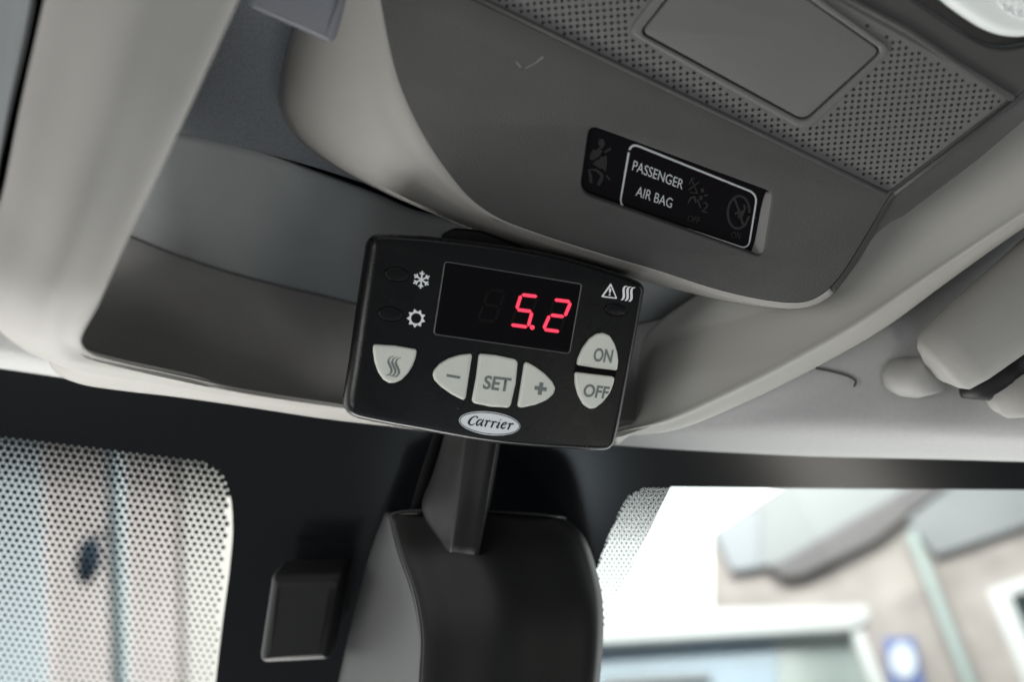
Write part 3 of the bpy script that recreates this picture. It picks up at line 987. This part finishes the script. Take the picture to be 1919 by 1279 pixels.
# ------------------------------------------------------------------ sun visor
VISOR = mat("visor_vinyl", (0.29, 0.285, 0.27), 0.7, 0.3, 0.4, 1500, 0.04, 60)
MOUNT = mat("visor_mount_plastic", (0.36, 0.355, 0.345), 0.6, 0.3)
vis = thing("sun_visor", "beige folded sun visor with pivot at the right edge", "sun visor", P(1780, 740, .40))
vp = [P(1752, 694, .386), P(1757, 690, .386), P(1768, 680, .385), P(1800, 655, .383), P(1880, 590, .379), P(1980, 508, .374), P(2100, 410, .368), P(2420, 150, .352)]
tube("visor_roll", vp, [.006, .0105, .0135, .0148, .0160, .0168, .0172, .0172], VISOR, vis, 28)
tube("pivot_collar", [P(1660, 700, .4095), P(1668, 702, .4075), P(1690, 706, .4055), P(1716, 708, .402), P(1752, 700, .395)], [.003, .0066, .0080, .0082, .0078], MOUNT, vis, 24)
tube("visor_lower_roll", [P(1858, 758, .400), P(1870, 752, .398), P(1905, 738, .396), P(1990, 690, .394), P(2100, 620, .390), P(2420, 420, .380)], [.003, .0075, .0105, .012, .0125, .0125], VISOR, vis, 24)
tube("visor_clip", [P(1800, 735, .3985), P(1840, 728, .397), P(1880, 700, .395), P(1918, 668, .392)], [.0025, .0055, .0075, .006], BLACKM, vis, 16)

# ------------------------------------------------------------------ sensor cover, stalk, shade strip, tag on the windscreen
COVERP = mat("charcoal_cover_plastic", (0.005, 0.005, 0.0052), 0.45, 0.22, 0.2, 2500)
sc = thing("sensor_cover", "black sensor cover on the windscreen, daylight coloured into its grey side face", "sensor cover", P(930, 1400, .455))
fl_ = [(732, 966), (748, 1032), (777, 1118), (789, 1193), (786, 1279), (780, 1460)]
fr_ = [(1052, 968), (1094, 1006), (1122, 1085), (1131, 1150), (1124, 1279), (1095, 1460)]
zf = [.420, .412, .407, .405, .406, .410]
left_out = [(722, 962), (700, 1020), (676, 1100), (653, 1200), (636, 1279), (600, 1460)]
lo3 = [(x, y, .455) for x, y in left_out]
lf3 = [(x, y, z) for (x, y), z in zip(fl_, zf)]
patch("side_panel", [[(x + 3, y, z + .014) for x, y, z in lo3], [(x, y, z) for x, y, z in lo3], mixrow(lo3, lf3, .3), mixrow(lo3, lf3, .65), mixrow(lo3, lf3, .94), [(x + 1, y, z + .0005) for x, y, z in lf3], [(x + 5, y, z + .006) for x, y, z in lf3]],
      mat("lit_side_grey_plastic", (0.06, 0.063, 0.063), 0.5, 0.4, 0.2, 2500), sc, 6, 4, 0.0015)  # side face coloured paler than the shell for the daylight on it
mid = [(900, 958, .410), (910, 1030, .402), (940, 1100, .398), (950, 1180, .396), (945, 1279, .397), (930, 1460, .402)]
fr3 = [(x, y, z) for (x, y), z in zip(fr_, zf)]
rows = [[(x + 1, y, z + .006) for x, y, z in lf3], [(x + 2, y, z + .0005) for x, y, z in lf3], [(x + 8, y, z - .0008) for x, y, z in lf3], mixrow(lf3, mid, .4), mid, mixrow(mid, fr3, .6), [(x - 14, y + 2, z + .0005) for x, y, z in fr3], [(x - 3, y, z + .006) for x, y, z in fr3], [(x, y, z + .020) for x, y, z in fr3], [(x - 4, y, .472) for x, y, z in fr3]]
patch("cover_shell", rows, COVERP, sc, 6, 4, 0.0015)
topcap = [(722, 962, .468), (728, 961, .450), (732, 962, .424), (760, 956, .418), (830, 955, .412), (910, 956, .409), (1000, 962, .414), (1052, 968, .424), (1060, 972, .470)]
patch("cover_top", [topcap, [(x, y + 5, z) for x, y, z in topcap], [(x * .98 + 18, y + 60, .47) for x, y, z in topcap]], COVERP, sc, 4, 3, 0.0015)
stl = thing("sensor_stalk", "dark grey plastic stalk running from behind the controller to the sensor cover", "stalk", P(860, 1040, .41))
ca = [(858, 700, .412), (832, 823, .412), (812, 890, .412), (792, 956, .411), (838, 1034, .404)]
cb = [(893, 700, .392), (873, 832, .392), (866, 890, .392), (858, 956, .392), (846, 1036, .394)]
cc = [(951, 700, .390), (931, 840, .390), (922, 890, .390), (912, 956, .391), (897, 1042, .394)]
cd = [(955, 700, .425), (936, 840, .425), (928, 890, .425), (917, 956, .424), (903, 1042, .42)]
patch("stalk_body", [[(x + 2, y, z + .015) for x, y, z in ca], [(x, y, z) for x, y, z in ca], mixrow(ca, cb, .5), [(x - 2, y, z + .0006) for x, y, z in cb], [(x + 4, y, z) for x, y, z in cb], mixrow(cb, cc, .5), [(x - 2, y, z) for x, y, z in cc], [(x, y, z + .004) for x, y, z in cc], cd],
      mat("charcoal_plastic", (0.008, 0.008, 0.0083), 0.5, 0.22, 0.2, 2500), stl, 5, 3, 0.0015)
cab = tube("stalk_shade", [P(862, 700, .425), P(838, 780, .424), P(820, 830, .422), P(803, 880, .421), P(788, 930, .422), P(772, 985, .43)], .0027, DARKGAP, None, 12)  # black strip put in for the shade left of the stalk
tag(cab, "thin black strip standing in for the shade beside the sensor stalk", "stalk_shade")

TB = Plane(P(555, 1170, .442), P(655, 1166, .442), P(575, 1090, .440))
tb = thing("sensor_box", "small black rounded box stuck to the windscreen left of the sensor cover", "box", P(550, 1250, .47))
plate("box_body", TB, [rounded([(507, 1082), (642, 1080), (617, 1243), (482, 1250)], [10, 10, 12, 20], 6)], 0.026, 0.0052, BLACKM, tb, 0.0, 6)
plate("box_foot", TB, [rounded([(515, 1092), (640, 1090), (618, 1238), (495, 1240)], 8, 4)], 0.006, 0.001, BLACKM, tb, -0.0255)

# ------------------------------------------------------------------ the temperature controller
CT = Plane(P(927, 645, .352), P(1187, 686, .358), P(968, 386, .349))
ctl = thing("temperature_controller", "black refrigeration temperature controller with red display reading 5.2", "controller", P(930, 830, .36))


def Z1(x, y): return (620 + x / 2.9065, 420 + y / 2.9065)
def Z1L(pts): return [Z1(*p) for p in pts]
def Z4(x, y): return (660 + x / 6.09, 440 + y / 6.09)
def Z5(x, y): return (940 + x / 6.396, 480 + y / 6.396)
def Z6(x, y): return (660 + x / 5.813, 630 + y / 5.813)
def Z7c(x, y): return (940 + x / 5.114, 600 + y / 5.114)
def ZB(x, y): return (840 + x / 11.994, 760 + y / 11.994)


outline = spline([(178, 160), (186, 108), (208, 72), (252, 53), (430, 57), (620, 74), (840, 100), (1050, 132), (1280, 180), (1480, 238), (1660, 300), (1700, 322), (1717, 352), (1712, 400),
                  (1640, 790), (1565, 1165), (1550, 1208), (1520, 1236), (1480, 1243), (1290, 1236), (1080, 1222), (880, 1202), (680, 1170), (480, 1132), (280, 1096), (120, 1058), (82, 1030), (64, 995), (62, 955),
                  (92, 760), (130, 480), (158, 290)], 5, True)
op = [Vector(p) for p in Z1L(outline)]
no = len(op)
area2 = sum(op[i - 1].x * op[i].y - op[i].x * op[i - 1].y for i in range(no))
prof = []                                          # face is inset most along the left, where the case rolls away widest
for i in range(no):
    t = (op[(i + 2) % no] - op[i - 2]).normalized()
    nin = Vector((-t.y, t.x)) if area2 > 0 else Vector((t.y, -t.x))
    lf_ = max(nin.x, 0) ** 2
    prof.append((op[i], nin * (13 + 15 * lf_)))
rings = [([p for p, n in prof], -0.024), ([p for p, n in prof], -0.0052)]
for k in range(1, 11):
    ph = math.radians(9 * k)
    rings.append(([p + n * (1 - math.cos(ph)) for p, n in prof], -0.0042 + 0.0042 * math.sin(ph)))
bm = bmesh.new()
vr = [[bm.verts.new((*CT.uv(q.x, q.y), z)) for q in pts] for pts, z in rings]
for a, b in zip(vr, vr[1:]):
    for i in range(no):
        bm.faces.new((a[i - 1], a[i], b[i], b[i - 1]))
bm.faces.new(vr[-1])
bm.faces.new(vr[0][::-1])
bmesh.ops.recalc_face_normals(bm, faces=bm.faces)
me = bpy.data.meshes.new("housing")
bm.to_mesh(me); bm.free()
finish(me)
hs = link("housing", me, BLACKP, ctl, CT.m)
back = Z1L([(400, 150), (1560, 380), (1420, 1120), (250, 960)])
plate("back_shell", CT, [rounded(back, 20)], 0.012, 0.002, BLACKM, ctl, -0.0235)
# mounting bracket up into the console
br = Plane(P(900, 470, .374), P(1000, 490, .374), P(905, 420, .372))
plate("mounting_bracket", br, [rounded([(826, 440), (850, 428), (905, 434), (1120, 520), (1100, 600), (830, 560)], [8, 10, 5, 5, 5, 5])], 0.004, 0.0008, BLACKM, ctl)

disp_px = rounded([Z1(618, 201), Z1(1370, 324), Z1(1302, 711), Z1(556, 603)], 7.5, 6)
plate("display_bezel", CT, [disp_px, rounded([Z1(624, 208), Z1(1362, 329), Z1(1297, 703), Z1(564, 598)], 6, 6)], 0.0008, 0.0002, mat("display_edge", (0.08, 0.08, 0.083), 0.3, 0.8), ctl, 0.00045, 3)
disp = plate("display_window", CT, [rounded([Z1(624, 208), Z1(1362, 329), Z1(1297, 703), Z1(564, 598)], 6, 6)], 0.0006, 0.0001, DISPLAY, ctl, 0.0003)


def seg_poly(a, b, w, g=3.0):
    a, b = Vector(a), Vector(b)
    d = (b - a).normalized(); n = Vector((-d.y, d.x))
    a, b = a + d * g, b - d * g
    h = w / 2
    return [a, a + d * h + n * h, b - d * h + n * h, b, b - d * h - n * h, a + d * h - n * h]


def digit(nodes, segs):
    TL, TR, ML, MR, BL, BR = [Vector(n) for n in nodes]
    tab = {'a': (TL, TR), 'f': (TL, ML), 'b': (TR, MR), 'g': (ML, MR), 'e': (ML, BL), 'c': (MR, BR), 'd': (BL, BR)}
    for s in segs:
        q = seg_poly(*tab[s], 56, -3)
        plate("segment_bleed", CT, [[Z5(*p) for p in q]], 0.0001, 0, LEDG, disp, 0.00040)
        q = seg_poly(*tab[s], 38, 7)
        plate("display_segment", CT, [[Z5(*p) for p in q]], 0.0001, 0, LED, disp, 0.0005)


digit([(232, 463), (432, 487), (176, 642), (365, 666), (104, 824), (315, 852)], "afgcd")
digit([(624, 524), (828, 549), (576, 706), (754, 729), (498, 880), (696, 906)], "abged")
plate("decimal_point", CT, [[Z5(*p) for p in ellipse(365, 856, 29, 29, 0, 20)]], 0.0001, 0, LED, disp, 0.0005)

GHOST = mat("unlit_segment", (0.0035, 0.002, 0.002), 0.4, 0.2)


def ghost(nodes, segs):
    TL, TR, ML, MR, BL, BR = [Vector(n) for n in nodes]
    tab = {'a': (TL, TR), 'f': (TL, ML), 'b': (TR, MR), 'g': (ML, MR), 'e': (ML, BL), 'c': (MR, BR), 'd': (BL, BR)}
    for s in segs:
        plate("unlit_segment", CT, [[Z5(*p) for p in seg_poly(*tab[s], 38, 7)]], 0.0001, 0, GHOST, disp, 0.00046)


N5 = [(232, 463), (432, 487), (176, 642), (365, 666), (104, 824), (315, 852)]
ghost(N5, "be")
ghost([(624, 524), (828, 549), (576, 706), (754, 729), (498, 880), (696, 906)], "fc")
ghost([(x - 392, y - 61) for x, y in N5], "abcdefg")

# indicator lenses
for c, a, b in [(Z4(507, 455), 23.0, 13.0), (Z4(436, 908), 23.0, 13.0), (Z5(1368, 648), 20.5, 10.5)]:
    plate("indicator_lens", CT, [ellipse(c[0], c[1], a, b, 0.14, 36)], 0.0016, 0.0005, BLACKP, ctl, 0.0005, 4)
    plate("indicator_ring", CT, [ellipse(c[0], c[1], a + 1.6, b + 1.6, 0.14, 36), ellipse(c[0], c[1], a, b, 0.14, 36)], 0.0004, 0, DARKGAP, ctl, 0.00008)

# buttons
heat = [(238, 655), (350, 662), (462, 682), (467, 692), (461, 730), (445, 772), (420, 812), (385, 848), (350, 864), (318, 865), (285, 846), (258, 808), (238, 750), (230, 690), (230, 664)]
minus = [(762, 706), (700, 713), (640, 732), (590, 762), (560, 797), (553, 822), (562, 848), (598, 885), (650, 922), (690, 944), (722, 958), (733, 948), (750, 830), (768, 716)]
setb = [(812, 706), (900, 714), (1004, 737), (1016, 752), (1004, 870), (978, 985), (965, 1000), (870, 994), (778, 975), (766, 962), (790, 830), (804, 716)]
plus = [(1062, 750), (1105, 772), (1160, 812), (1202, 856), (1220, 892), (1210, 925), (1172, 958), (1110, 984), (1030, 1000), (1014, 992), (1030, 890), (1050, 762)]
onb = [(1337, 760), (1344, 728), (1368, 675), (1405, 625), (1445, 597), (1480, 592), (1515, 608), (1540, 650), (1556, 700), (1561, 745), (1556, 788), (1550, 797), (1440, 784), (1342, 768)]
offb = [(1332, 806), (1430, 818), (1532, 830), (1541, 840), (1534, 872), (1515, 920), (1478, 968), (1435, 1002), (1405, 1005), (1372, 984), (1342, 930), (1326, 868), (1325, 815)]
B = {}
for key, pts in [("heat", heat), ("minus", minus), ("set", setb), ("plus", plus), ("on", onb), ("off", offb)]:
    sm = rounded(Z1L(pts), 3.0, 2)
    B[key] = plate("button", CT, [sm], 0.0044, 0.0011, BUTTON, ctl, 0.0022, 5)
plate("button_gap", CT, [rounded([Z1(1330, 752), Z1(1560, 784), Z1(1548, 838), Z1(1322, 812)], 2)], 0.0006, 0.0001, DISPLAY, ctl, 0.0004)
zt = 0.00232
s1 = [(452, 212), (412, 232), (395, 270), (410, 312), (428, 355), (425, 390), (402, 415), (372, 422)]
ribbons("button_symbol", CT, [([Z6(x + dx, y + dy) for x, y in spline(s1, 4)], [1.2] * 4 + [2.6] * 4 + [4.2] * 12 + [2.8] * 5 + [1.6] * 4) for dx, dy in ((0, 0), (41, 8), (80, 16))], PRINTG, B["heat"], zt)
ribbons("button_symbol", CT, [([Z6(1026, 421), Z6(1172, 446)], 4.8)], PRINTG, B["minus"], zt)
ribbons("button_symbol", CT, [([Z7c(308, 642), Z7c(423, 659)], 7.2), ([Z7c(375, 592), Z7c(355, 710)], 7.4)], PRINTG, B["plus"], zt)
lettering("button_lettering", "SET", CT, Z1L([(838, 820), (982, 836), (968, 912), (822, 894)]), PRINTG, B["set"], zt, 0.026)
lettering("button_lettering", "ON", CT, Z1L([(1432, 671), (1534, 682), (1520, 755), (1420, 745)]), PRINTG, B["on"], zt, 0.024)
lettering("button_lettering", "OFF", CT, Z1L([(1378, 866), (1514, 883), (1498, 950), (1364, 936)]), PRINTG, B["off"], zt, 0.024)

# printed icons
fl2 = []
sx, sy, sr = 790, 515, 100
for k in range(6):
    a = math.radians(-84 + 60 * k)
    d = Vector((math.cos(a), math.sin(a)))
    o2 = Vector((sx, sy))
    fl2.append(([Z4(*o2), Z4(*(o2 + d * sr))], 3.1))
    for s in (-1, 1):
        d2 = Vector((math.cos(a + s * math.radians(48)), math.sin(a + s * math.radians(48))))
        b0 = o2 + d * 55
        fl2.append(([Z4(*b0), Z4(*(b0 + d2 * 36))], 2.6))
ribbons("snowflake_icon", CT, fl2, PRINTW, ctl, 0.00010)
sunp = []
for k in range(9):
    a = math.radians(-100 + 40 * k)
    sunp.append(Z4(730 + 110 * math.cos(a), 956 + 110 * math.sin(a)))
    sunp.append(Z4(730 + 78 * math.cos(a + math.radians(20)), 956 + 78 * math.sin(a + math.radians(20))))
plate("sun_icon", CT, [sunp, [Z4(*p) for p in ellipse(730, 956, 59, 59, 0, 28)]], 0.0001, 0, PRINTW, ctl, 0.0001)
tri = rounded([(1310, 322), (1388, 516), (1188, 492)], 22, 4)
tri2 = rounded([(1308, 362), (1366, 498), (1222, 480)], 12, 4)
plate("warning_icon", CT, [[Z5(*p) for p in tri], [Z5(*p) for p in tri2]], 0.0001, 0, PRINTW, ctl, 0.0001)
ribbons("warning_mark", CT, [([Z5(1303, 388), Z5(1300, 415), Z5(1296, 446)], [3.4, 4.2, 2.2]), ([Z5(1295, 456), Z5(1293, 474)], 3.2)], PRINTW, ctl, 0.0001)
hw = [(1508, 362), (1474, 372), (1462, 408), (1464, 450), (1464, 490), (1450, 518), (1430, 528)]
ribbons("heat_icon", CT, [([Z5(x + dx, y + dy) for x, y in spline(hw, 4)], [1.6] * 3 + [3.2] * 3 + [4.4] * 13 + [3.4] * 3 + [1.8] * 3) for dx, dy in ((0, 0), (46, 8), (92, 16))], PRINTW, ctl, 0.0001)

# badge
bad = plate("brand_badge", CT, [[ZB(*p) for p in ellipse(930, 406, 692, 262, 0.115, 64)]], 0.0005, 0.0001, BADGE, ctl, 0.0004)
er = [ZB(*p) for p in ellipse(930, 406, 672, 236, 0.115, 64)]
ribbons("badge_ring", CT, [(er + er[:2], 1.3)], INK, bad, 0.00052)
T = []
def st(pts, ws):
    q = spline(pts, 5)
    n = len(q)
    wl = []
    for i in range(n):
        t = i / (n - 1) * (len(ws) - 1)
        k = min(int(t), len(ws) - 2)
        wl.append((ws[k] * (1 - (t - k)) + ws[k + 1] * (t - k)) / 11.994)
    T.append(([ZB(*p) for p in q], wl))
st([(650, 292), (655, 262), (610, 247), (550, 268), (490, 325), (460, 390), (485, 430), (540, 438), (595, 405)], [34, 26, 20, 30, 46, 48, 34, 22, 12])     # C
st([(755, 330), (715, 318), (665, 355), (635, 410), (650, 450), (695, 425), (740, 375)], [20, 26, 36, 40, 30, 18, 10])                                    # a bowl
st([(792, 308), (765, 370), (735, 430), (742, 458), (778, 440)], [20, 36, 38, 30, 12])                                                                     # a stem
for ox, oy in ((0, 0), (140, 22), (518, 66)):
    st([(818 + ox, 356 + oy), (872 + ox, 342 + oy), (850 + ox, 410 + oy), (818 + ox, 478 + oy)], [8, 30, 38, 34])                                          # r
    st([(852 + ox, 398 + oy), (890 + ox, 360 + oy), (925 + ox, 345 + oy), (945 + ox, 362 + oy)], [10, 18, 32, 30])
st([(1095, 398), (1146, 385), (1120, 445), (1090, 490), (1108, 506), (1140, 485)], [8, 30, 36, 38, 26, 10])                                                # i
st([(1168, 322), (1180, 332)], [32, 32])
st([(1215, 448), (1290, 425), (1300, 388), (1255, 390), (1205, 440), (1190, 490), (1225, 518), (1285, 490)], [12, 20, 30, 24, 36, 42, 32, 12])            # e
ribbons("badge_lettering", CT, T, INK, bad, 0.00053, 0.000002)

# settled dust on the case
rd = random.Random(3)
sp_ = [(729, 799, 1.3), (752, 806, 1.0), (660 + 1318 / 5.813, 630 + 188 / 5.813, 1.1), (858, 766, 1.5), (1002, 654, 1.0), (1100, 838, 1.2)]
for _ in range(26):
    t = rd.random()
    sp_.append((700 + 440 * t + rd.uniform(-20, 20), 470 + 75 * t + rd.uniform(0, 290), rd.uniform(0.4, 0.9)))
bm = bmesh.new()
for x, y, r in sp_:
    vs = [bm.verts.new((*CT.uv(x + r * rd.uniform(.6, 1.2) * math.cos(a), y + r * rd.uniform(.6, 1.2) * math.sin(a)), 0.00016)) for a in [k * math.pi / 3 for k in range(6)]]
    bm.faces.new(vs)
me = bpy.data.meshes.new("dust")
bm.to_mesh(me); bm.free()
du = link("dust", me, mat("grey_dust", (0.12, 0.12, 0.115), 0.9, 0.1), ctl, CT.m)
du["kind"] = "stuff"
